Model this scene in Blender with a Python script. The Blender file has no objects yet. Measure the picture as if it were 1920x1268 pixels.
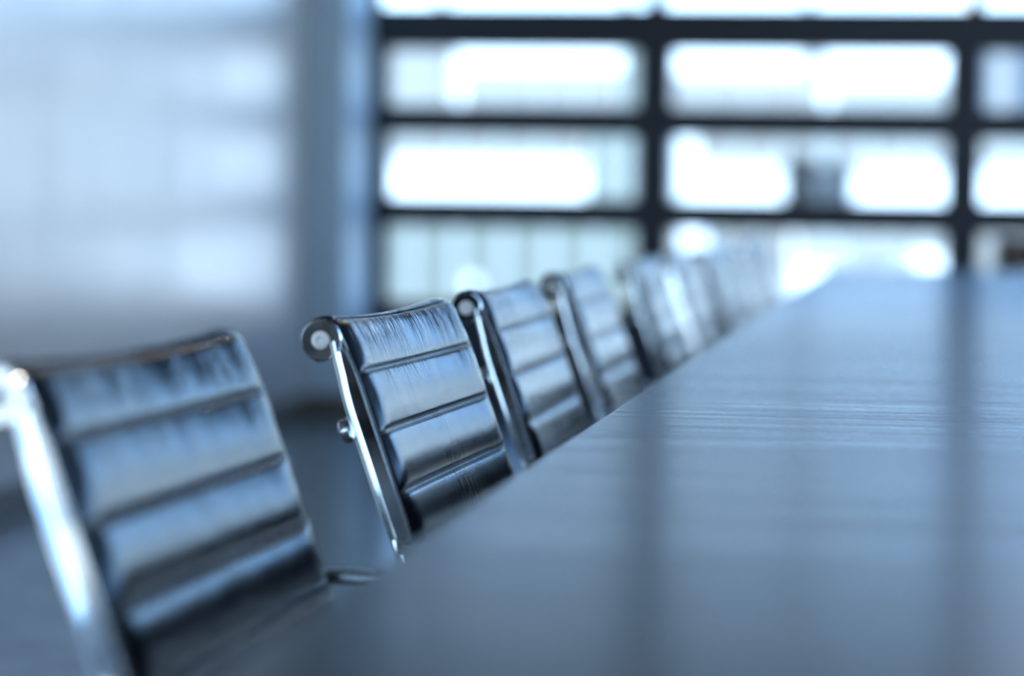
import bpy, bmesh, math, random
from mathutils import Vector, Matrix
random.seed(7)
SC = bpy.context.scene
COL = SC.collection
PI = math.pi

# ------------------------------------------------------------------ helpers
def tag(o, label=None, cat=None, group=None, kind=None):
    if label: o['label'] = label
    if cat: o['category'] = cat
    if group: o['group'] = group
    if kind: o['kind'] = kind
    return o

class MB:
    """collects geometry and links it as one mesh object"""
    def __init__(self): self.v = []; self.f = []
    def add(self, vs, fs):
        b = len(self.v); self.v += [tuple(p) for p in vs]; self.f += [tuple(b+i for i in q) for q in fs]; return self
    def box(self, x0, x1, y0, y1, z0, z1):
        vs = [(x, y, z) for x in (x0, x1) for y in (y0, y1) for z in (z0, z1)]
        return self.add(vs, [(0,1,3,2),(4,6,7,5),(0,4,5,1),(2,3,7,6),(0,2,6,4),(1,5,7,3)])
    def lathe(self, c, axis, prof, n=32):
        """prof: (radius, along-axis) pairs, closed at both ends"""
        a = Vector(axis).normalized(); t = a.orthogonal().normalized(); s = a.cross(t); c = Vector(c)
        vs = []; fs = []
        for r, h in prof:
            for k in range(n):
                q = 2*PI*k/n
                vs.append(c + a*h + (t*math.cos(q)+s*math.sin(q))*r)
        for i in range(len(prof)-1):
            for k in range(n):
                fs.append((i*n+k, i*n+(k+1) % n, (i+1)*n+(k+1) % n, (i+1)*n+k))
        fs.append(tuple(range(n))[::-1]); fs.append(tuple((len(prof)-1)*n+k for k in range(n)))
        return self.add(vs, fs)
    def sweep(self, pts, frames, section):
        """section (a, b) placed at every point on its two frame axes; open path, capped ends"""
        n = len(section); vs = []; fs = []
        for p, (A, B) in zip(pts, frames):
            for a, b in section: vs.append(p + A*a + B*b)
        for i in range(len(pts)-1):
            for k in range(n):
                fs.append((i*n+k, i*n+(k+1) % n, (i+1)*n+(k+1) % n, (i+1)*n+k))
        fs.append(tuple(range(n))[::-1]); fs.append(tuple((len(pts)-1)*n+k for k in range(n)))
        return self.add(vs, fs)
    def build(self, name, mat, parent=None, smooth=None, bevel=0, bsegs=2, kind=None):
        me = bpy.data.meshes.new(name); me.from_pydata(self.v, [], self.f)
        bm = bmesh.new(); bm.from_mesh(me)
        bmesh.ops.recalc_face_normals(bm, faces=bm.faces[:])
        if bevel:
            es = [e for e in bm.edges if len(e.link_faces) == 2 and e.calc_face_angle(0) > 0.6]
            bmesh.ops.bevel(bm, geom=es, offset=bevel, segments=bsegs, profile=.5, affect='EDGES', clamp_overlap=True)
        if smooth is not None:
            for f in bm.faces: f.smooth = True
            for e in bm.edges:
                if len(e.link_faces) == 2 and e.calc_face_angle(0) > math.radians(smooth): e.smooth = False
        bm.to_mesh(me); bm.free()
        me.materials.append(mat)
        o = bpy.data.objects.new(name, me); COL.objects.link(o)
        if parent: o.parent = parent
        if kind: o['kind'] = kind
        return o

def empty(name, loc, rz=0):
    o = bpy.data.objects.new(name, None); COL.objects.link(o)
    o.location = loc; o.rotation_euler = (0, 0, rz); o.empty_display_size = .1
    return o

def copy_tree(o, parent=None):
    c = o.copy(); COL.objects.link(c)
    if parent: c.parent = parent
    for ch in list(o.children): copy_tree(ch, c)
    return c

# ------------------------------------------------------------------ materials
def mat(name, color, rough=.5, metal=0, spec=.5, coat=0, coat_rough=.1):
    m = bpy.data.materials.new(name); m.use_nodes = True
    b = m.node_tree.nodes['Principled BSDF']
    b.inputs['Base Color'].default_value = (*color, 1)
    b.inputs['Roughness'].default_value = rough
    b.inputs['Metallic'].default_value = metal
    b.inputs['Specular IOR Level'].default_value = spec
    b.inputs['Coat Weight'].default_value = coat
    b.inputs['Coat Roughness'].default_value = coat_rough
    return m
def nodes(m): return m.node_tree.nodes, m.node_tree.links, m.node_tree.nodes['Principled BSDF']
def noise(m, scale, detail=3, rough=.5, stretch=(1,1,1), dist=0):
    N, L, b = nodes(m)
    tc = N.new('ShaderNodeTexCoord'); mp = N.new('ShaderNodeMapping'); nz = N.new('ShaderNodeTexNoise')
    mp.inputs['Scale'].default_value = stretch
    nz.inputs['Scale'].default_value = scale; nz.inputs['Detail'].default_value = detail
    nz.inputs['Roughness'].default_value = rough; nz.inputs['Distortion'].default_value = dist
    L.new(tc.outputs['Object'], mp.inputs['Vector']); L.new(mp.outputs['Vector'], nz.inputs['Vector'])
    return nz.outputs['Fac']
def ramp(m, fac, stops):
    N, L, b = nodes(m); r = N.new('ShaderNodeValToRGB')
    while len(r.color_ramp.elements) < len(stops): r.color_ramp.elements.new(.5)
    for e, (p, c) in zip(r.color_ramp.elements, stops): e.position = p; e.color = (*c, 1)
    L.new(fac, r.inputs['Fac']); return r.outputs['Color']
def bump(m, h, strength, dist, prev=None):
    N, L, b = nodes(m); bn = N.new('ShaderNodeBump')
    bn.inputs['Strength'].default_value = strength; bn.inputs['Distance'].default_value = dist
    L.new(h, bn.inputs['Height'])
    if prev: L.new(prev, bn.inputs['Normal'])
    L.new(bn.outputs['Normal'], b.inputs['Normal']); return bn.outputs['Normal']
def mul(m, a, b_):
    N, L, b = nodes(m); x = N.new('ShaderNodeMath'); x.operation = 'MULTIPLY'
    L.new(a, x.inputs[0])
    if isinstance(b_, (int, float)): x.inputs[1].default_value = b_
    else: L.new(b_, x.inputs[1])
    return x.outputs[0]
def maprange(m, a, f0, f1, t0, t1):
    N, L, b = nodes(m); x = N.new('ShaderNodeMapRange')
    for k, v in zip(('From Min','From Max','To Min','To Max'), (f0, f1, t0, t1)): x.inputs[k].default_value = v
    L.new(a, x.inputs['Value']); return x.outputs[0]

# black leather: fine grain, loose vertical wrinkles in patches
LEATHER = mat('black_leather', (.008, .012, .022), .20, 0, .70)
N, L, B = nodes(LEATHER)
grain = noise(LEATHER, 620, 3, .6)
n0 = bump(LEATHER, grain, .15, .0006)
wr = noise(LEATHER, 100, 3, .55, (.5, 1, .13), .5)
patch = maprange(LEATHER, noise(LEATHER, 7, 2), .40, .62, .05, 1)
sep = N.new('ShaderNodeSeparateXYZ'); tcl = N.new('ShaderNodeTexCoord'); L.new(tcl.outputs['Object'], sep.inputs[0])
roll_ = maprange(LEATHER, sep.outputs['Z'], .72, .80, .55, 1.7)   # creases gather where the leather rolls over
wrm = mul(LEATHER, mul(LEATHER, wr, patch), roll_)
bump(LEATHER, wrm, .24, .006, n0)
L.new(maprange(LEATHER, noise(LEATHER, 26, 3, .6, (1, 1, .35)), .3, .7, .10, .18), B.inputs['Roughness'])

ALU = mat('polished_aluminium', (.86, .87, .88), .11, 1)
N, L, B = nodes(ALU); L.new(maprange(ALU, noise(ALU, 40, 2), .3, .7, .05, .09), B.inputs['Roughness'])
CHROME = mat('chrome', (.9, .91, .92), .06, 1)
N, L, B = nodes(CHROME); L.new(maprange(CHROME, noise(CHROME, 60, 2), .3, .7, .04, .09), B.inputs['Roughness'])
ZINC = mat('pale_zinc', (.88, .90, .92), .45, .15)
bump(ZINC, noise(ZINC, 400, 2), .05, .0003)
RUBBER = mat('black_glide', (.015, .015, .017), .55)
bump(RUBBER, noise(RUBBER, 300, 2), .1, .0005)
DARKSLOT = mat('screw_recess', (.02, .02, .022), .5, .6)
bump(DARKSLOT, noise(DARKSLOT, 500, 2), .1, .0003)

# dark stained wood veneer, grain across the table
WOOD = mat('dark_wood_veneer', (.03, .028, .032), .3, 0, .75)
N, L, B = nodes(WOOD)
B.inputs['Specular Tint'].default_value = (.80, .93, 1, 1)    # bluish satin lacquer
g1 = noise(WOOD, 5, 6, .62, (.5, 9, 9), .4)
g2 = noise(WOOD, 60, 4, .6, (.06, 2.2, 2.2))
L.new(ramp(WOOD, g1, [(.3, (.014, .022, .036)), (.55, (.026, .034, .048)), (.75, (.046, .050, .058))]), B.inputs['Base Color'])
L.new(maprange(WOOD, g1, .3, .7, .19, .27), B.inputs['Roughness'])
nn = bump(WOOD, g2, .12, .0006)
bump(WOOD, noise(WOOD, 380, 3, .6, (.12, 1.4, 1)), .06, .0005, nn)

WALLGLOSS = mat('satin_metal_wall_panel', (.76, .68, .63), .34, .46, .5)
N, L, B = nodes(WALLGLOSS)
L.new(maprange(WALLGLOSS, noise(WALLGLOSS, 3, 3, .5, (1, 1, .4)),   .3, .7, .31, .39), B.inputs['Roughness'])
bump(WALLGLOSS, noise(WALLGLOSS, 1.6, 2), .05, .02)
COLUMN = mat('painted_column', (.70, .82, .92), .5)
bump(COLUMN, noise(COLUMN, 90, 3), .06, .001)
FRAME = mat('dark_window_frame', (.022, .025, .035), .42, .2)
bump(FRAME, noise(FRAME, 200, 2), .05, .0005)
SPANDREL = mat('dark_parapet_panel', (.022, .030, .050), .5)
bump(SPANDREL, noise(SPANDREL, 60, 2), .05, .001)
SKIRT = mat('brown_baseboard', (.16, .125, .095), .45)
bump(SKIRT, noise(SKIRT, 40, 3, .6, (.2, .2, 3)), .08, .001)
FLOOR = mat('polished_grey_floor', (.15, .18, .19), .24, 0, .5)
N, L, B = nodes(FLOOR)
L.new(ramp(FLOOR, noise(FLOOR, 2.5, 5), [(.3, (.13, .145, .142)), (.7, (.155, .17, .166))]), B.inputs['Base Color'])
L.new(maprange(FLOOR, noise(FLOOR, 7, 3), .3, .7, .18, .28), B.inputs['Roughness'])
CEIL = mat('painted_ceiling', (.13, .16, .21), .9)
bump(CEIL, noise(CEIL, 120, 2), .08, .001)
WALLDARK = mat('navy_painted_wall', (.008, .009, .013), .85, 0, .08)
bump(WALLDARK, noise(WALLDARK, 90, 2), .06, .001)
WALLPALE = mat('pale_painted_door', (.55, .54, .50), .6)
bump(WALLPALE, noise(WALLPALE, 70, 2), .05, .001)
def lampmat():
    m = bpy.data.materials.new('added_lamp_diffuser'); m.use_nodes = True
    nt = m.node_tree; nt.nodes.remove(nt.nodes['Principled BSDF'])
    e = nt.nodes.new('ShaderNodeEmission'); e.inputs['Color'].default_value = (1, .95, .86, 1); e.inputs['Strength'].default_value = 240
    nt.links.new(e.outputs[0], nt.nodes['Material Output'].inputs[0]); return m
LAMP = lampmat()
def glassmat():
    m = bpy.data.materials.new('window_glass'); m.use_nodes = True
    nt = m.node_tree; nt.nodes.remove(nt.nodes['Principled BSDF'])
    t = nt.nodes.new('ShaderNodeBsdfTransparent'); t.inputs[0].default_value = (.80, .915, 1, 1)
    g = nt.nodes.new('ShaderNodeBsdfGlossy'); g.inputs['Roughness'].default_value = .02
    lw = nt.nodes.new('ShaderNodeLayerWeight'); lw.inputs['Blend'].default_value = .5
    pw = nt.nodes.new('ShaderNodeMath'); pw.operation = 'POWER'; pw.inputs[1].default_value = 5
    fr = nt.nodes.new('ShaderNodeMath'); fr.operation = 'MULTIPLY_ADD'; fr.inputs[1].default_value = .92; fr.inputs[2].default_value = .03
    nt.links.new(lw.outputs['Facing'], pw.inputs[0]); nt.links.new(pw.outputs[0], fr.inputs[0])
    mx = nt.nodes.new('ShaderNodeMixShader')
    nt.links.new(fr.outputs[0], mx.inputs[0]); nt.links.new(t.outputs[0], mx.inputs[1]); nt.links.new(g.outputs[0], mx.inputs[2])
    nt.links.new(mx.outputs[0], nt.nodes['Material Output'].inputs[0]); return m
GLASS = glassmat()
def ext(name, c, rough=.7):
    m = mat(name, c, rough, 0, .2); bump(m, noise(m, 6, 3), .1, .01); return m
E_WHITE = ext('white_render', (.84, .85, .84))
E_SHINE = ext('white_glint_panel', (.93, .93, .92))  # bright white that stands in for sun glints
E_BLUE = ext('pale_blue_glazing', (.245, .228, .211), .4)
E_GREEN = ext('grey_green_glazing', (.150, .160, .138), .4)
E_PALE = ext('pale_grey_blind', (.240, .222, .200))
E_WARM = ext('warm_grey_stone', (.220, .196, .172))
E_DARK = ext('dark_louvre', (.012, .011, .011))
E_SLATE = ext('slate_cladding', (.05, .06, .08))
E_RED = ext('terracotta_band', (.30, .20, .17))
E_MULL = ext('white_mullion', (.32, .335, .315))
ASPHALT = ext('asphalt', (.10, .105, .11))

# ------------------------------------------------------------------ camera
F = 5333.0
yaw, pitch, roll = .1430, .0481, math.radians(.77)
fw = Vector((-math.sin(yaw)*math.cos(pitch), math.cos(yaw)*math.cos(pitch), -math.sin(pitch)))
r0 = Vector((math.cos(yaw), math.sin(yaw), 0)); u0 = r0.cross(fw)
r2 = r0*math.cos(roll) + u0*math.sin(roll); u2 = -r0*math.sin(roll) + u0*math.cos(roll)
cam = bpy.data.cameras.new('camera'); co = bpy.data.objects.new('camera', cam); COL.objects.link(co)
CAMP = Vector((.2663, 0, .9123))
M = Matrix((r2, u2, -fw)).transposed().to_4x4(); M.translation = CAMP
co.matrix_world = M
cam.sensor_width = 36; cam.sensor_fit = 'HORIZONTAL'; cam.lens = 36*F/1920
cam.clip_start = .05; cam.clip_end = 500
cam.dof.use_dof = True; cam.dof.focus_distance = 2.46; cam.dof.aperture_fstop = cam.lens/33.5
SC.camera = co

# ------------------------------------------------------------------ room shell
XL, XR, YB, YW, ZC = -2.30, 6.2, -6.6, 12.30, 3.00
def struct(name, mb, m, parent=None, **k): return mb.build(name, m, parent, kind='structure', **k)
struct('floor', MB().box(XL-.3, XR+.2, YB-.2, YW+.15, -.12, 0), FLOOR)
struct('ceiling', MB().box(XL-.3, XR+.2, YB-.2, YW+.15, ZC, ZC+.2), CEIL)
wb = MB(); BAYS = [(-1.05, .5), (.5, 2.4), (2.4, 4.3), (4.3, 6.1)]; BZ0, BZ1 = .05, 2.70
wb.box(XL-.3, XR+.2, YB-.2, YB, BZ1, ZC); wb.box(XL-.3, XR+.2, YB-.2, YB, 0, BZ0)
wb.box(XL-.3, -1.05, YB-.2, YB, BZ0, BZ1); wb.box(6.1, XR+.2, YB-.2, YB, BZ0, BZ1)
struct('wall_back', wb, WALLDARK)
RBAYS = [(1.5, 4.1), (4.1, 6.7), (6.7, 9.3), (9.3, 11.9)]
wr_ = MB().box(XR, XR+.2, YB, YW+.15, 0, .45).box(XR, XR+.2, YB, YW+.15, 2.8, ZC).box(XR, XR+.2, YB, 1.5, .45, 2.8).box(XR, XR+.2, 11.9, YW+.15, .45, 2.8)
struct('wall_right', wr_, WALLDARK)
# left wall: satin panels with narrow joints, added window opening behind the camera
wl = MB(); WY0, WY1, WZ0, WZ1 = -4.98, .9, .0, 1.52
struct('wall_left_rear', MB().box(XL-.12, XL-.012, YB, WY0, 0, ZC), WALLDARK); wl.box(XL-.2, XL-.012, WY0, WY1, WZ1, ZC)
wl.box(XL-.2, XL-.012, WY1, YW+.1, 0, ZC)
ys = [WY1+.02, 3.3, 5.7, 8.12, 11.705]
for a, b in zip(ys, ys[1:]): wl.box(XL-.012, XL, a+.003, b-.003, .085, ZC-.01)
struct('wall_left', wl, WALLGLOSS)
struct('baseboard_left', MB().box(XL-.012, XL+.004, WY1+.02, 11.705, 0, .085), SKIRT)
PALE_STRIP = mat('added_pale_strip', (.46, .40, .32), .55)
bump(PALE_STRIP, noise(PALE_STRIP, 40, 3), .05, .001)
struct('added_strip_1', MB().box(XL, -1.72, -4.9, .8, 0, .006), PALE_STRIP)  # unseen pale strip, added so the nearest rail reflects something bright
# column in the far left corner
XC = -2.13
struct('column', MB().box(XL, XC, 11.705, YW+.1, 0, ZC), COLUMN, bevel=.006)
struct('baseboard_column', MB().box(XL+.004, XC+.012, 11.693, YW-.06, 0, .095), SKIRT)
# parapet below the windows
struct('wall_far', MB().box(XC, XR, YW-.04, YW+.15, 0, .44).box(XC, XR, YW-.04, YW+.15, 2.43, ZC), SPANDREL)
# window bays: dark frame, three transoms, four panes
mull = [-2.135, -.89, .43, 1.72, 3.02, 4.32, 5.62, XR]
TZ = [.455, .862, 1.262, 1.672, 2.42]                    # sill, transoms, head
for i in range(len(mull)-1):
    x0, x1 = mull[i], mull[i+1]; hw = .024 if i else .03
    w = MB()
    w.box(x0-.001, x1-.001, YW-.05, YW+.07, .38, .47)                         # sill rail
    for z in (TZ[1], TZ[2]): w.box(x0+.05, x1-.05, YW-.05, YW+.05, z-.065, z+.065)
    w.box(x0+.05, x1-.05, YW-.06, YW+.06, TZ[3]-.105, TZ[3]+.085)
    w.box(x0, x1, YW-.04, YW+.07, 2.38, 2.44)                                    # head
    wf = struct('window_%d' % (i+1), w, FRAME)
    mm = MB(); s = .075
    mm.box(x0-s if i else x0, x0+s, YW-.07, YW+.07, .44, TZ[3]+.085)
    mm.box(x0-.036+(.035 if i == 2 else 0), x0+.036+(.035 if i == 2 else 0), YW-.055, YW+.055, TZ[3]+.03, 2.42)
    struct('mullion', mm, FRAME, wf)
    zs = [.475, TZ[1], TZ[2], TZ[3], 2.39]
    for a, b in zip(zs, zs[1:]):
        struct('pane', MB().box(x0+.02, x1-.02, YW+.004, YW+.012, a+.005, b-.005), GLASS, wf)
# unseen window added in the left wall, brightens the nearest rail by reflection
w = MB()
w.box(XL-.11, XL-.03, WY0, WY1, WZ0-.01, WZ0+.012); w.box(XL-.11, XL-.03, WY0, WY1, WZ1-.05, WZ1)
for y in (WY0, -2.4, WY1-.05): w.box(XL-.11, XL-.03, y, y+.05, WZ0+.012, WZ1-.05)
wf = struct('window_%d' % len(mull), w, FRAME)
for a, b in ((WY0+.05, -2.4), (-2.35, WY1-.05)):
    struct('pane', MB().box(XL-.074, XL-.066, a, b, WZ0+.012, WZ1-.05), GLASS, wf)
# unseen windows added in the back wall for light from behind the camera
for k, (a, b) in enumerate(BAYS):
    w = MB(); w.box(a, b, YB-.15, YB-.03, BZ0, BZ0+.05); w.box(a, b, YB-.15, YB-.03, BZ1-.05, BZ1)
    for x in (a, b-.05): w.box(x, x+.05, YB-.15, YB-.03, BZ0+.05, BZ1-.05)
    wf = struct('window_%d' % (len(mull)+1+k), w, FRAME)
    struct('pane', MB().box(a+.05, b-.05, YB-.095, YB-.087, BZ0+.05, BZ1-.05), GLASS, wf)

# unseen windows added in the right wall to light column and left wall
for k, (a, b) in enumerate(RBAYS):
    w = MB(); w.box(XR+.03, XR+.15, a, b, .45, .50); w.box(XR+.03, XR+.15, a, b, 2.75, 2.8)
    for y in (a, b-.05): w.box(XR+.03, XR+.15, y, y+.05, .50, 2.75)
    wf = struct('window_%d' % (len(mull)+1+len(BAYS)+k), w, FRAME)
    struct('pane', MB().box(XR+.087, XR+.095, a+.05, b-.05, .50, 2.75), GLASS, wf)

# added ceiling lamps, out of view, for chrome highlights and brighter bolts
LG = 'added round lamps in the ceiling, out of view'
for k, (x, y) in enumerate([(-1.2, -2.6), (1.2, -2.6), (-1.2, .6), (1.6, .6), (.75, 4.6), (.75, 8.0)]):
    t = empty('added_ceiling_light', (x, y, ZC))
    tag(t, 'added small round lamp, out of view, with a metal rim set into the pale ceiling', 'lamp', LG)
    MB().lathe((0, 0, -.002), (0, 0, -1), [(.061, 0), (.092, 0), (.092, .006), (.078, .010), (.065, .006), (.061, .002)], 40).build('rim', ALU, t, smooth=40)
    MB().lathe((0, 0, -.001), (0, 0, -1), [(.062, 0), (.062, .004)], 32).build('diffuser', LAMP, t)

# ------------------------------------------------------------------ table
TX0, TX1, TY0, TY1, TZT = 0, 1.50, -.7, 8.42, .73
tb = empty('conference_table', (.75, 3.9, 0))
tag(tb, 'long dark wood conference table with chairs drawn up along its left side', 'table')
ox, oy = -.75, -3.9
MB().box(TX0+ox, TX1+ox, TY0+oy, TY1+oy, TZT-.030, TZT).build('tabletop', WOOD, tb, bevel=.0025, bsegs=3)
MB().box(TX0+ox+.05, TX1+ox-.05, TY0+oy+.05, TY1+oy-.05, TZT-.045, TZT-.0301).build('underframe', FRAME, tb)
for y in (.1, 2.8, 5.4, 7.9):
    MB().box(-.12, .12, y+oy-.05, y+oy+.05, .03, TZT-.045).build('pedestal', FRAME, tb, bevel=.006)
    MB().box(-.30, .30, y+oy-.07, y+oy+.07, 0, .03).build('foot', ALU, tb, bevel=.006)

# ------------------------------------------------------------------ chair
S1Z = .7756; SB = .0507; TILT = .3419
S1X = -.20                                              # first seam, the pedestal is the origin
DD = Vector((math.sin(TILT), -math.cos(TILT)))          # down the back
BC = Vector((S1X-.0314, S1Z+.0248)); RS = .0180         # scroll centre, radius
def arc(c, r, a0, a1, n):
    return [c + Vector((math.cos(a0+(a1-a0)*i/n), math.sin(a0+(a1-a0)*i/n)))*r for i in range(n+1)]
def fillet(p0, p1, p2, r, n):
    a = (p0-p1).normalized(); b = (p2-p1).normalized(); th = a.angle(b)
    t = r/math.tan(th/2); c = p1 + (a+b).normalized()*(r/math.sin(th/2))
    s = p1+a*t; e = p1+b*t; a0 = math.atan2(*(s-c).yx); a1 = math.atan2(*(e-c).yx)
    while a1-a0 > PI: a1 -= 2*PI
    while a1-a0 < -PI: a1 += 2*PI
    return arc(c, r, a0, a1, n)
s1 = Vector((S1X, S1Z))
v = BC - s1; dl = v.length; base = math.atan2(v.y, v.x) - math.asin(RS/dl)
top_ang = base - PI/2
back_arc = arc(BC, RS, top_ang + math.radians(235), top_ang, 40)     # from the rear, over the top, to the front
seat_dir = Vector((math.cos(.07), math.sin(.07)))
knee = s1 + DD*((S1Z-.418)/-DD.y)
front = knee + seat_dir*.455
fc = front + Vector((seat_dir.y, -seat_dir.x))*RS
curve = back_arc + [s1] + fillet(s1, knee, front, .075, 24)
a0 = math.atan2(*(front-fc).yx)
curve += arc(fc, RS, a0, a0 - math.radians(200), 36)
def resample(pts, step):
    out = [pts[0]]; acc = 0
    for a, b in zip(pts, pts[1:]):
        l = (b-a).length
        while acc + l >= step:
            t = (step-acc)/l; a = a.lerp(b, t); l = (b-a).length; acc = 0; out.append(a.copy())
        acc += l
    out.append(pts[-1]); return out
# fine polyline with its arc length, zero at the first seam
fine = resample(curve, .0006)
cum = [0]
for a, b in zip(fine, fine[1:]): cum.append(cum[-1]+(b-a).length)
i1 = min(range(len(fine)), key=lambda i: (fine[i]-s1).length)
z0 = cum[i1]; cum = [c-z0 for c in cum]
def at(t):
    import bisect
    i = min(max(bisect.bisect(cum, t)-1, 0), len(cum)-2)
    k = (t-cum[i])/max(cum[i+1]-cum[i], 1e-9); p = fine[i].lerp(fine[i+1], max(0, min(1, k)))
    j0, j1 = max(i-6, 0), min(i+7, len(fine)-1)
    tg = (fine[j1]-fine[j0]).normalized()
    return p, Vector((-tg.y, tg.x))                      # point, normal to the front (tangent runs down the back)
TMIN, TMAX = cum[0], cum[-1]
knee_t = cum[min(range(len(fine)), key=lambda i: (fine[i]-knee).length)]
WH = .23
TOPW = -.0475                                           # the weld along the crest of the top roll
def bulge(t):
    """pillow of one panel between two welds: gentle crown, tight turn at both edges"""
    if t < TOPW - .0025: return .0012
    if t < 0: lo, hi = TOPW, 0
    else: lo = math.floor(t/SB)*SB; hi = lo + SB
    w = hi-lo; a = t-lo; b = hi-t
    crown = .0019*4*(a/w)*(b/w)
    ea = max(0, min(1, (a-.0011)/.0030)); eb = max(0, min(1, (b-.0011)/.0050))
    edge = .0024*math.sqrt(max(0, 1-(1-ea)**2))*math.sqrt(max(0, 1-(1-eb)**2))
    return crown + edge - .0008
def weld(t):
    """thin bead standing in the seam"""
    k = 0 if t > 0 else (TOPW if t < TOPW/2 else 0)
    if t > 0: k = round(t/SB)*SB
    x = abs(t-k)/.0012
    return .0012*(1-x*x) if x < 1 else 0
def sling(t0, t1):
    ts = []; t = t0
    while t < t1:
        ts.append(t); k = t/SB; fr = k-math.floor(k)
        near = min(fr, 1-fr)*SB
        near = min(near, abs(t-TOPW)); t += .0003 if near < .0032 else (.0006 if near < .007 else .0025)
    ts.append(t1)
    us = [-1+2*i/28 for i in range(29)]
    vs = []; fs = []; n = 0
    for t in ts:
        p, nr = at(t)
        P = Vector((p.x, 0, p.y)); Nn = Vector((nr.x, 0, nr.y)); U = Vector((0, 1, 0))
        if nr.dot(Vector((1, 1))) < 0 and False: Nn = -Nn
        bl, wd = bulge(t), weld(t)
        ring = []
        wrapk = max(0, min(1, (t+.10)/.05))
        for u in us:
            sag = -.0055*(1-u*u) * (1 if t < knee_t else .6)
            e = 1 - max(0, (abs(u)-.975)/.025)**2
            f_ = bl*e if bl > 0 else bl
            ring.append(P + U*(u*WH) + Nn*(sag + f_ + wd + .0005))
        th = -.006
        ring.append(P + U*(WH+.0012) + Nn*(-.0018)); ring.append(P + U*(WH+.0012) + Nn*(-.0045))
        for u in us[::-2]:
            sag = -.0055*(1-u*u) * (1 if t < knee_t else .6)
            ring.append(P + U*(u*WH) + Nn*(th + sag - max(0, bl)*.35*wrapk))
        ring.append(P + U*(-WH-.0030) + Nn*(-.0045)); ring.append(P + U*(-WH-.0030) + Nn*(-.0018))
        vs += ring; n = len(ring)
    for i in range(len(ts)-1):
        for k in range(n): fs.append((i*n+k, i*n+(k+1) % n, (i+1)*n+(k+1) % n, (i+1)*n+k))
    fs.append(tuple(range(n))[::-1]); fs.append(tuple((len(ts)-1)*n+k for k in range(n)))
    return MB().add(vs, fs)

def rounded(pts, r=.0016, n=3):
    out = []; m = len(pts)
    for i in range(m):
        p0, p1, p2 = Vector(pts[i-1]), Vector(pts[i]), Vector(pts[(i+1) % m])
        a = (p0-p1); b = (p2-p1); q = min(r, a.length*.45, b.length*.45)
        A = p1+a.normalized()*q; Bq = p1+b.normalized()*q
        for k in range(n+1):
            t = k/n; out.append(tuple(A*(1-t)**2 + p1*2*t*(1-t) + Bq*t*t))
    return out
def rail(side):
    mb = MB(); U = Vector((0, side, 0))
    vs = []; fs = []; ns = 0; t = -.031; tend = cum[-1] - RS*math.radians(200)
    while t < tend + .0001:
        p, nr = at(t)
        k = max(0, min(1, (t+.031)/.065)); k = k*(2-k)
        k2 = max(0, min(1, (tend-t)/.05)); k = min(k, k2)
        nf = -.0085 - .0085*k                            # front face of the fin
        sec = rounded([(-.0040, 0), (-.0040, .0024), (nf+.0002, .0024), (nf, .0106), (nf-.0026, .0106), (nf-.0030, 0)], .0004)
        P = Vector((p.x, side*(WH+.0016), p.y)); A = Vector((nr.x, 0, nr.y)); ns = len(sec)
        vs += [P + A*a + U*b for a, b in sec]; t += .004
    m_ = len(vs)//ns
    for i in range(m_-1):
        for k in range(ns): fs.append((i*ns+k, i*ns+(k+1) % ns, (i+1)*ns+(k+1) % ns, (i+1)*ns+k))
    fs.append(tuple(range(ns))[::-1]); fs.append(tuple((m_-1)*ns+k for k in range(ns)))
    mb.add(vs, fs)
    # front flange curling round the scroll
    pts = []; fr = []; t = TMIN+.004
    while t < -.02:
        p, nr = at(t); pts.append(Vector((p.x, side*(WH+.0035), p.y))); fr.append((Vector((nr.x, 0, nr.y)), U)); t += .0025
    mb.sweep(pts, fr, rounded([(-.0012, -.0018), (-.0012, .0030), (-.006, .0030), (-.006, -.0018)], .0004))
    for c in (BC, fc):
        mb.lathe((c.x, side*(WH+.0033), c.y), U, [(.0158, 0), (.0158, .0062), (.0152, .0068), (.004, .0068)], 48)
    return mb
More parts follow.
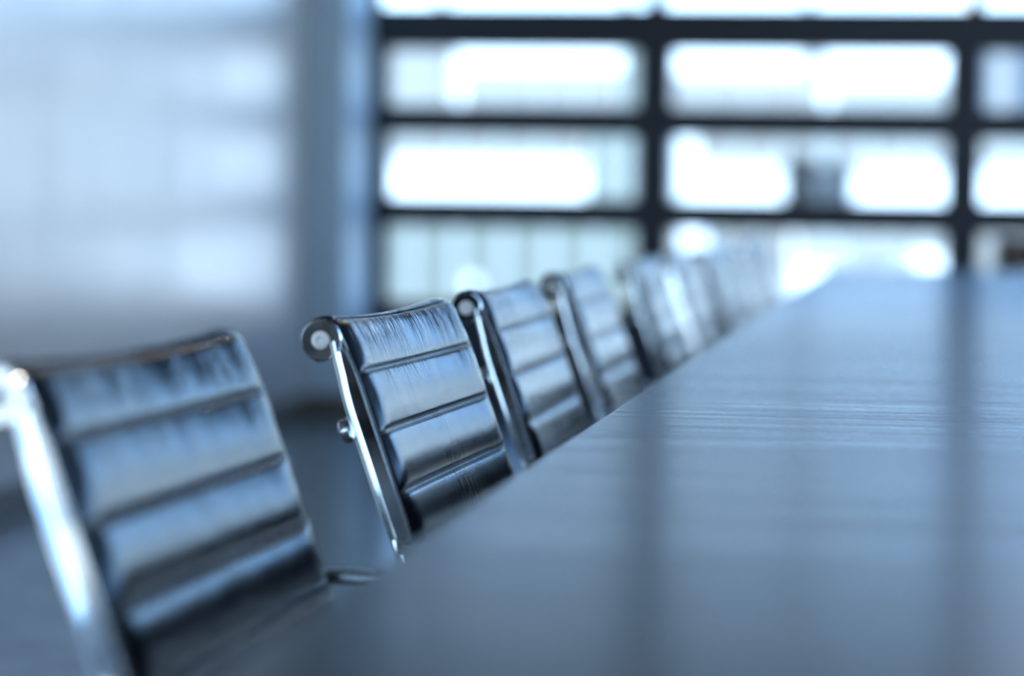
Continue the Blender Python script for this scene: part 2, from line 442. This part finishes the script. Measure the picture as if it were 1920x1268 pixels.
def chair_proto():
    t = empty('conference_chair', (0, 0, 0))
    sling(TMIN, knee_t-.012).build('backrest', LEATHER, t, smooth=75)
    sling(knee_t-.0118, TMAX).build('seat', LEATHER, t, smooth=75)
    for s in (-1, 1):
        rl = rail(s).build('side_rail', ALU, t, smooth=42); wm = rl.modifiers.new('normals', 'WEIGHTED_NORMAL'); wm.keep_sharp = True
        for c in (BC, fc):
            b = MB(); U = Vector((0, s, 0))
            b.lathe((c.x, s*(WH+.0095), c.y), U, [(.0075, 0), (.0075, .0012), (.0066, .0022), (.0034, .0028), (.0024, .0022), (.0022, .0010)], 40)
            b.build('bolt_cap', ZINC, rl, smooth=35)
    # cross bar behind the back with collars at the rails
    q, nr = at(.0405); K = Vector((q.x, q.y)) - Vector((nr.x, nr.y))*.0230
    sb = MB().lathe((K.x, -.205, K.y), (0, 1, 0), [(.0072, 0), (.0072, .41)], 32).build('cross_bar', CHROME, t, smooth=40)
    for rl in [o for o in t.children if o.name.startswith('side_rail')]:
        s = 1 if rl.data.vertices[0].co.y > 0 else -1
        a_ = Vector((nr.x, 0, nr.y)); c_ = Vector((q.x, s*(WH+.0105), q.y)) - a_*.0195
        MB().lathe(c_, -a_, [(.0085, 0), (.0100, .0008), (.0100, .0030), (.0090, .0036), (.0090, .0044), (.0100, .0050), (.0100, .0072), (.0086, .0090), (.0060, .0100), (.0028, .0104)], 40).build('rear_knob', CHROME, rl, smooth=32)
    # under-seat cross bar
    q2, n2 = at(knee_t+.20)
    MB().lathe((q2.x, -.205, q2.y-.028), (0, 1, 0), [(.0110, 0), (.0110, .41)], 32).build('seat_bar', CHROME, t, smooth=40)
    MB().box(q2.x-.05, q2.x+.05, -.06, .06, q2.y-.062, q2.y-.030).build('swivel_mount', ALU, t, bevel=.008, smooth=40)
    # arms: flat loops from the rail forward and down to the seat
    for s in (-1, 1):
        ta = (S1Z-.640)/math.cos(TILT); pa, na = at(ta)
        P = [Vector((pa.x-.012, .640)), Vector((pa.x+.20, .648)), Vector((pa.x+.235, .642)), Vector((pa.x+.250, .615)), Vector((pa.x+.235, .50)), Vector((pa.x+.215, .424))]
        path = [P[0]] + fillet(P[0], P[1], P[3], .035, 10) + fillet(P[3], P[4], P[5], .05, 6) + [P[5]]
        pts = []; fr = []
        for i, p in enumerate(path):
            a, b = path[max(i-1, 0)], path[min(i+1, len(path)-1)]; tg = (b-a).normalized()
            pts.append(Vector((p.x, s*.250, p.y))); fr.append((Vector((-tg.y, 0, tg.x)), Vector((0, s, 0))))
        sec = rounded([(-.005, -.012), (.004, -.013), (.005, 0), (.004, .013), (-.005, .012)], .003)
        MB().sweep(pts, fr, sec).build('armrest', ALU, t, smooth=42)
    # pedestal
    MB().lathe((q2.x, 0, 0), (0, 0, 1), [(.030, .055), (.034, .075), (.026, .10), (.024, .22), (.019, .222), (.019, q2.y-.060)], 40).build('pedestal', ALU, t, smooth=35)
    for k in range(4):
        a = PI/4 + k*PI/2; d = Vector((math.cos(a), math.sin(a), 0)); n_ = Vector((-d.y, d.x, 0)); c = Vector((q2.x, 0, 0))
        pts = []; fr = []; secs = []
        L_ = MB(); vs = []; fs = []
        st = [(.018, .088, .020, .016), (.10, .076, .017, .013), (.20, .056, .014, .010), (.285, .036, .012, .008)]
        for (rr, z, hw_, hh) in st:
            for (aa, bb) in rounded([(-hw_, -hh), (hw_, -hh), (hw_*.75, hh), (-hw_*.75, hh)], .006): vs.append(c + d*rr + n_*aa + Vector((0, 0, z+bb)))
        m_ = len(vs)//4
        for i in range(3):
            for j in range(m_): fs.append((i*m_+j, i*m_+(j+1) % m_, (i+1)*m_+(j+1) % m_, (i+1)*m_+j))
        fs.append(tuple(range(m_))[::-1]); fs.append(tuple(3*m_+j for j in range(m_)))
        lg = MB().add(vs, fs).build('leg', ALU, t, smooth=45)
        MB().lathe(c + d*.272, (0, 0, 1), [(.019, 0), (.021, .004), (.021, .014), (.008, .018), (.006, .032)], 28).build('glide', RUBBER, lg, smooth=40)
    return t

proto = chair_proto()
G = 'ribbed leather chairs along the table'
spots = [(-.469, 1.754, -.021), (-.4312, 2.440, -.030), (-.440, 3.164, .007), (-.452, 3.945, .008), (-.433, 4.674, .008),
         (-.440, 5.40, .006), (-.432, 6.12, -.012), (-.445, 6.83, .010), (-.436, 7.53, -.005), (-.440, 8.16, .004)]
labels = ['ribbed black leather chair nearest the camera, large and blurred, cut off by the picture edge',
          'ribbed black leather chair in sharp focus, second in the row, creased top panel',
          'third ribbed leather chair in the row, just behind the sharply focused one',
          'fourth ribbed leather chair in the row, its pale rail softly blurred, knob glowing white',
          'fifth ribbed leather chair in the row, blurred, with the window mullion rising above its backrest',
          'sixth ribbed leather chair from the near end, strongly blurred beside the table',
          'seventh ribbed leather chair from the near end, strongly blurred beside the table',
          'eighth ribbed leather chair from the near end, third from the far end of the row',
          'ninth ribbed leather chair, last but one in the row towards the windows',
          'tenth and last ribbed leather chair of the row, at the far table corner']
def place(o, sx, sy, r, label):
    X, Y = sx + CAMP.x, sy
    o.location = (X - math.cos(r)*S1X, Y - math.sin(r)*S1X, 0); o.rotation_euler = (0, 0, r)
    tag(o, label, 'chair', G)
for i, (sp, lb) in enumerate(zip(spots, labels)):
    place(proto if i == 0 else copy_tree(proto), *sp, lb)
hc = copy_tree(proto)
# the nearest chair shows no knob on the rail towards the camera
for rl in proto.children:
    if rl.name.startswith('side_rail') and rl.data.vertices[0].co.y < 0:
        for kn in list(rl.children):
            if kn.name.startswith('rear_knob'): bpy.data.objects.remove(kn)

hc.location = (.73, 9.02+S1X+.02, 0); hc.rotation_euler = (0, 0, -PI/2)
tag(hc, 'black chair at the head of the table, dark against the far windows', 'chair'); del hc['group']

# ------------------------------------------------------------------ outside
struct('street', MB().box(-60, 80, YW+3, 140, -9.2, -9), ASPHALT)
YF = 45.0; KX = .00852; KZ = .00845
bd = empty('office_building', (5, YF, -9))
tag(bd, 'white office building across the street, sunlit, with pale glazing bands', 'building')
def bpart(name, m, x0, x1, z0, z1, d0=-.12, d1=0.0, parent=bd):
    mb = MB().box(x0-5, x1-5, d0, d1, z0+9, z1+9)
    return mb.build(name, m, parent)
BX0, BX1, BTOP = -26.0, 34.0, 3.72
bpart('wall', E_WHITE, BX0, BX1, -9, BTOP, 0, 14)
cn = MB(); pr = [(-11, 5.9), (-4, 5.9), (-1.5, 6.2), (2.2, 7.0), (2.2, 7.25), (-2, 7.0), (-11, 6.9)]
cn.add([(x-5, -.6, z+9) for x, z in pr] + [(x-5, 3, z+9) for x, z in pr], [tuple(range(7)), tuple(range(13, 6, -1))] + [(i, (i+1) % 7, 7+(i+1) % 7, 7+i) for i in range(7)])
cn = cn.build('added_canopy', E_PALE, bd)  # added shape above the view, makes the beige patch mirrored in the tabletop
for x in (-10.5, -7.5, -4.5, -1.6): MB().box(x-5.1, x-4.9, .4, .6, BTOP+9, 5.95+9).build('post', E_MULL, cn)
bpart('parapet', E_WARM, BX0, BX1, BTOP, BTOP+.12, -.2, 14)
# bands of glazing, floor by floor; each run with its own mullions
def band(m, x0, x1, z0, z1, n=0, mw=.05):
    w = bpart('window', m, x0, x1, z0, z1, -.06)
    for k in range(1, n):
        x = x0 + (x1-x0)*k/n
        bpart('glazing_bar', E_MULL, x-mw, x+mw, z0, z1, -.10, -.06, w)
band(E_BLUE, -8.5, -7.2, 2.25, 3.60, 2)
band(E_BLUE, -7.05, -4.55, 2.25, 3.00, 4)
band(E_GREEN, -4.5, -4.12, 2.25, 3.55)
band(E_BLUE, -3.95, -1.65, 2.22, 2.95, 3)
band(E_BLUE, -1.65, -1.35, 2.22, 3.55)
band(E_BLUE, -1.2, .75, 2.22, 2.85, 4)
band(E_SLATE, 1.05, 2.6, 2.2, 3.6)
bpart('light_panel', E_BLUE, 1.28, 1.55, 2.2, 3.45, -.12, -.07)
band(E_PALE, -8.5, -5.1, 1.60, 2.18, 5, .07)
band(E_GREEN, -5.05, -4.1, .88, 2.18, 3)
band(E_GREEN, -3.95, -3.6, .88, 2.18)
band(E_PALE, -3.3, .75, 1.55, 2.15, 6, .07)
band(E_DARK, -1.93, -.84, .66, 1.70)
band(E_PALE, 1.05, 2.6, 1.55, 2.15, 3, .07)
bpart('string_course', E_RED, -8.6, -4.1, .68, .80, -.16)
band(E_GREEN, -8.6, -4.1, -.8, .66, 6, .06)
band(E_WARM, -3.95, -1.8, -.8, .70, 4, .06)
band(E_PALE, -1.7, .75, .02, .70, 5, .08)
band(E_GREEN, -1.3, -.2, -.35, 0.0, 2)
band(E_PALE, 1.05, 1.6, -.3, .70)
band(E_PALE, 1.65, 2.6, -.3, .70, 2)
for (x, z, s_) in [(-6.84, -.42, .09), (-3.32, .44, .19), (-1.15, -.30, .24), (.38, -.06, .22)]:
    bpart('glint_panel', E_SHINE, x-s_, x+s_, z-s_, z+s_, -.20, -.07)  # white squares painted in as sun glints on the facade
# the same floors carry on beyond the picture, left and right
for (xa, xb) in [(-25, -18), (-17, -9.2)]:
    band(E_BLUE, xa, xb, 2.22, 2.95, 6); band(E_PALE, xa, xb, 1.55, 2.15, 6, .07); band(E_GREEN, xa, xb, -.8, .66, 6, .06)
for (xa, xb) in [(3.2, 8.4), (9.2, 14.5), (15.3, 21.5), (22.5, 32)]:
    band(E_BLUE, xa, xb, 2.22, 2.70, 6); band(E_PALE, xa, xb, .1, .66, 6, .06)
for z in (-2.6, -5.2, -7.8):
    for (xa, xb) in [(-25, -9.2), (-8.6, -4.1), (-3.9, .8), (1.1, 14.5), (15.3, 32)]:
        band(E_GREEN, xa, xb, z-.6, z+.7, 8, .06)

PAVE = mat('added_beige_paving', (.48, .40, .31), .8)
bump(PAVE, noise(PAVE, 30, 3), .1, .003)
struct('added_terrace', MB().box(-9, 14, -22, YB-.21, -.35, -.14).box(-9, XL-.31, YB-.21, 3, -.35, -.14), PAVE)  # unseen paving added as a sunlit surface for the rail reflections

# ------------------------------------------------------------------ daylight
W = bpy.data.worlds.new('sky'); SC.world = W; W.use_nodes = True
nt = W.node_tree; bg = nt.nodes['Background']
tc = nt.nodes.new('ShaderNodeTexCoord'); sx = nt.nodes.new('ShaderNodeSeparateXYZ'); rp = nt.nodes.new('ShaderNodeValToRGB')
nt.links.new(tc.outputs['Generated'], sx.inputs[0]); nt.links.new(sx.outputs['Z'], rp.inputs['Fac'])
els = rp.color_ramp.elements
sky = [(0, (.80, .90, 1)), (.078, (.74, .88, 1)), (.112, (.27, .43, .66)), (.35, (.19, .34, .60)), (1, (.09, .19, .42))]
while len(els) < len(sky): els.new(.5)
for e, (p, c) in zip(els, sky): e.position = p; e.color = (*c, 1)
nt.links.new(rp.outputs['Color'], bg.inputs['Color']); bg.inputs['Strength'].default_value = 4.6
sun = bpy.data.lights.new('sun', 'SUN'); sun.energy = 12; sun.angle = .0093; sun.color = (1, .96, .90)
so = bpy.data.objects.new('sun', sun); COL.objects.link(so)
so.rotation_euler = Vector((.5, 1, -1.2)).to_track_quat('-Z', 'Y').to_euler()

vs_ = SC.view_settings
SC.display_settings.display_device = 'sRGB'
vs_.view_transform = 'Standard'; vs_.look = 'None'; vs_.exposure = .32; vs_.gamma = 1; vs_.use_curve_mapping = False
SC.cycles.sample_clamp_indirect = 6
SC.cycles.caustics_reflective = False; SC.cycles.caustics_refractive = False
SC.cycles.max_bounces = 8; SC.cycles.transparent_max_bounces = 16
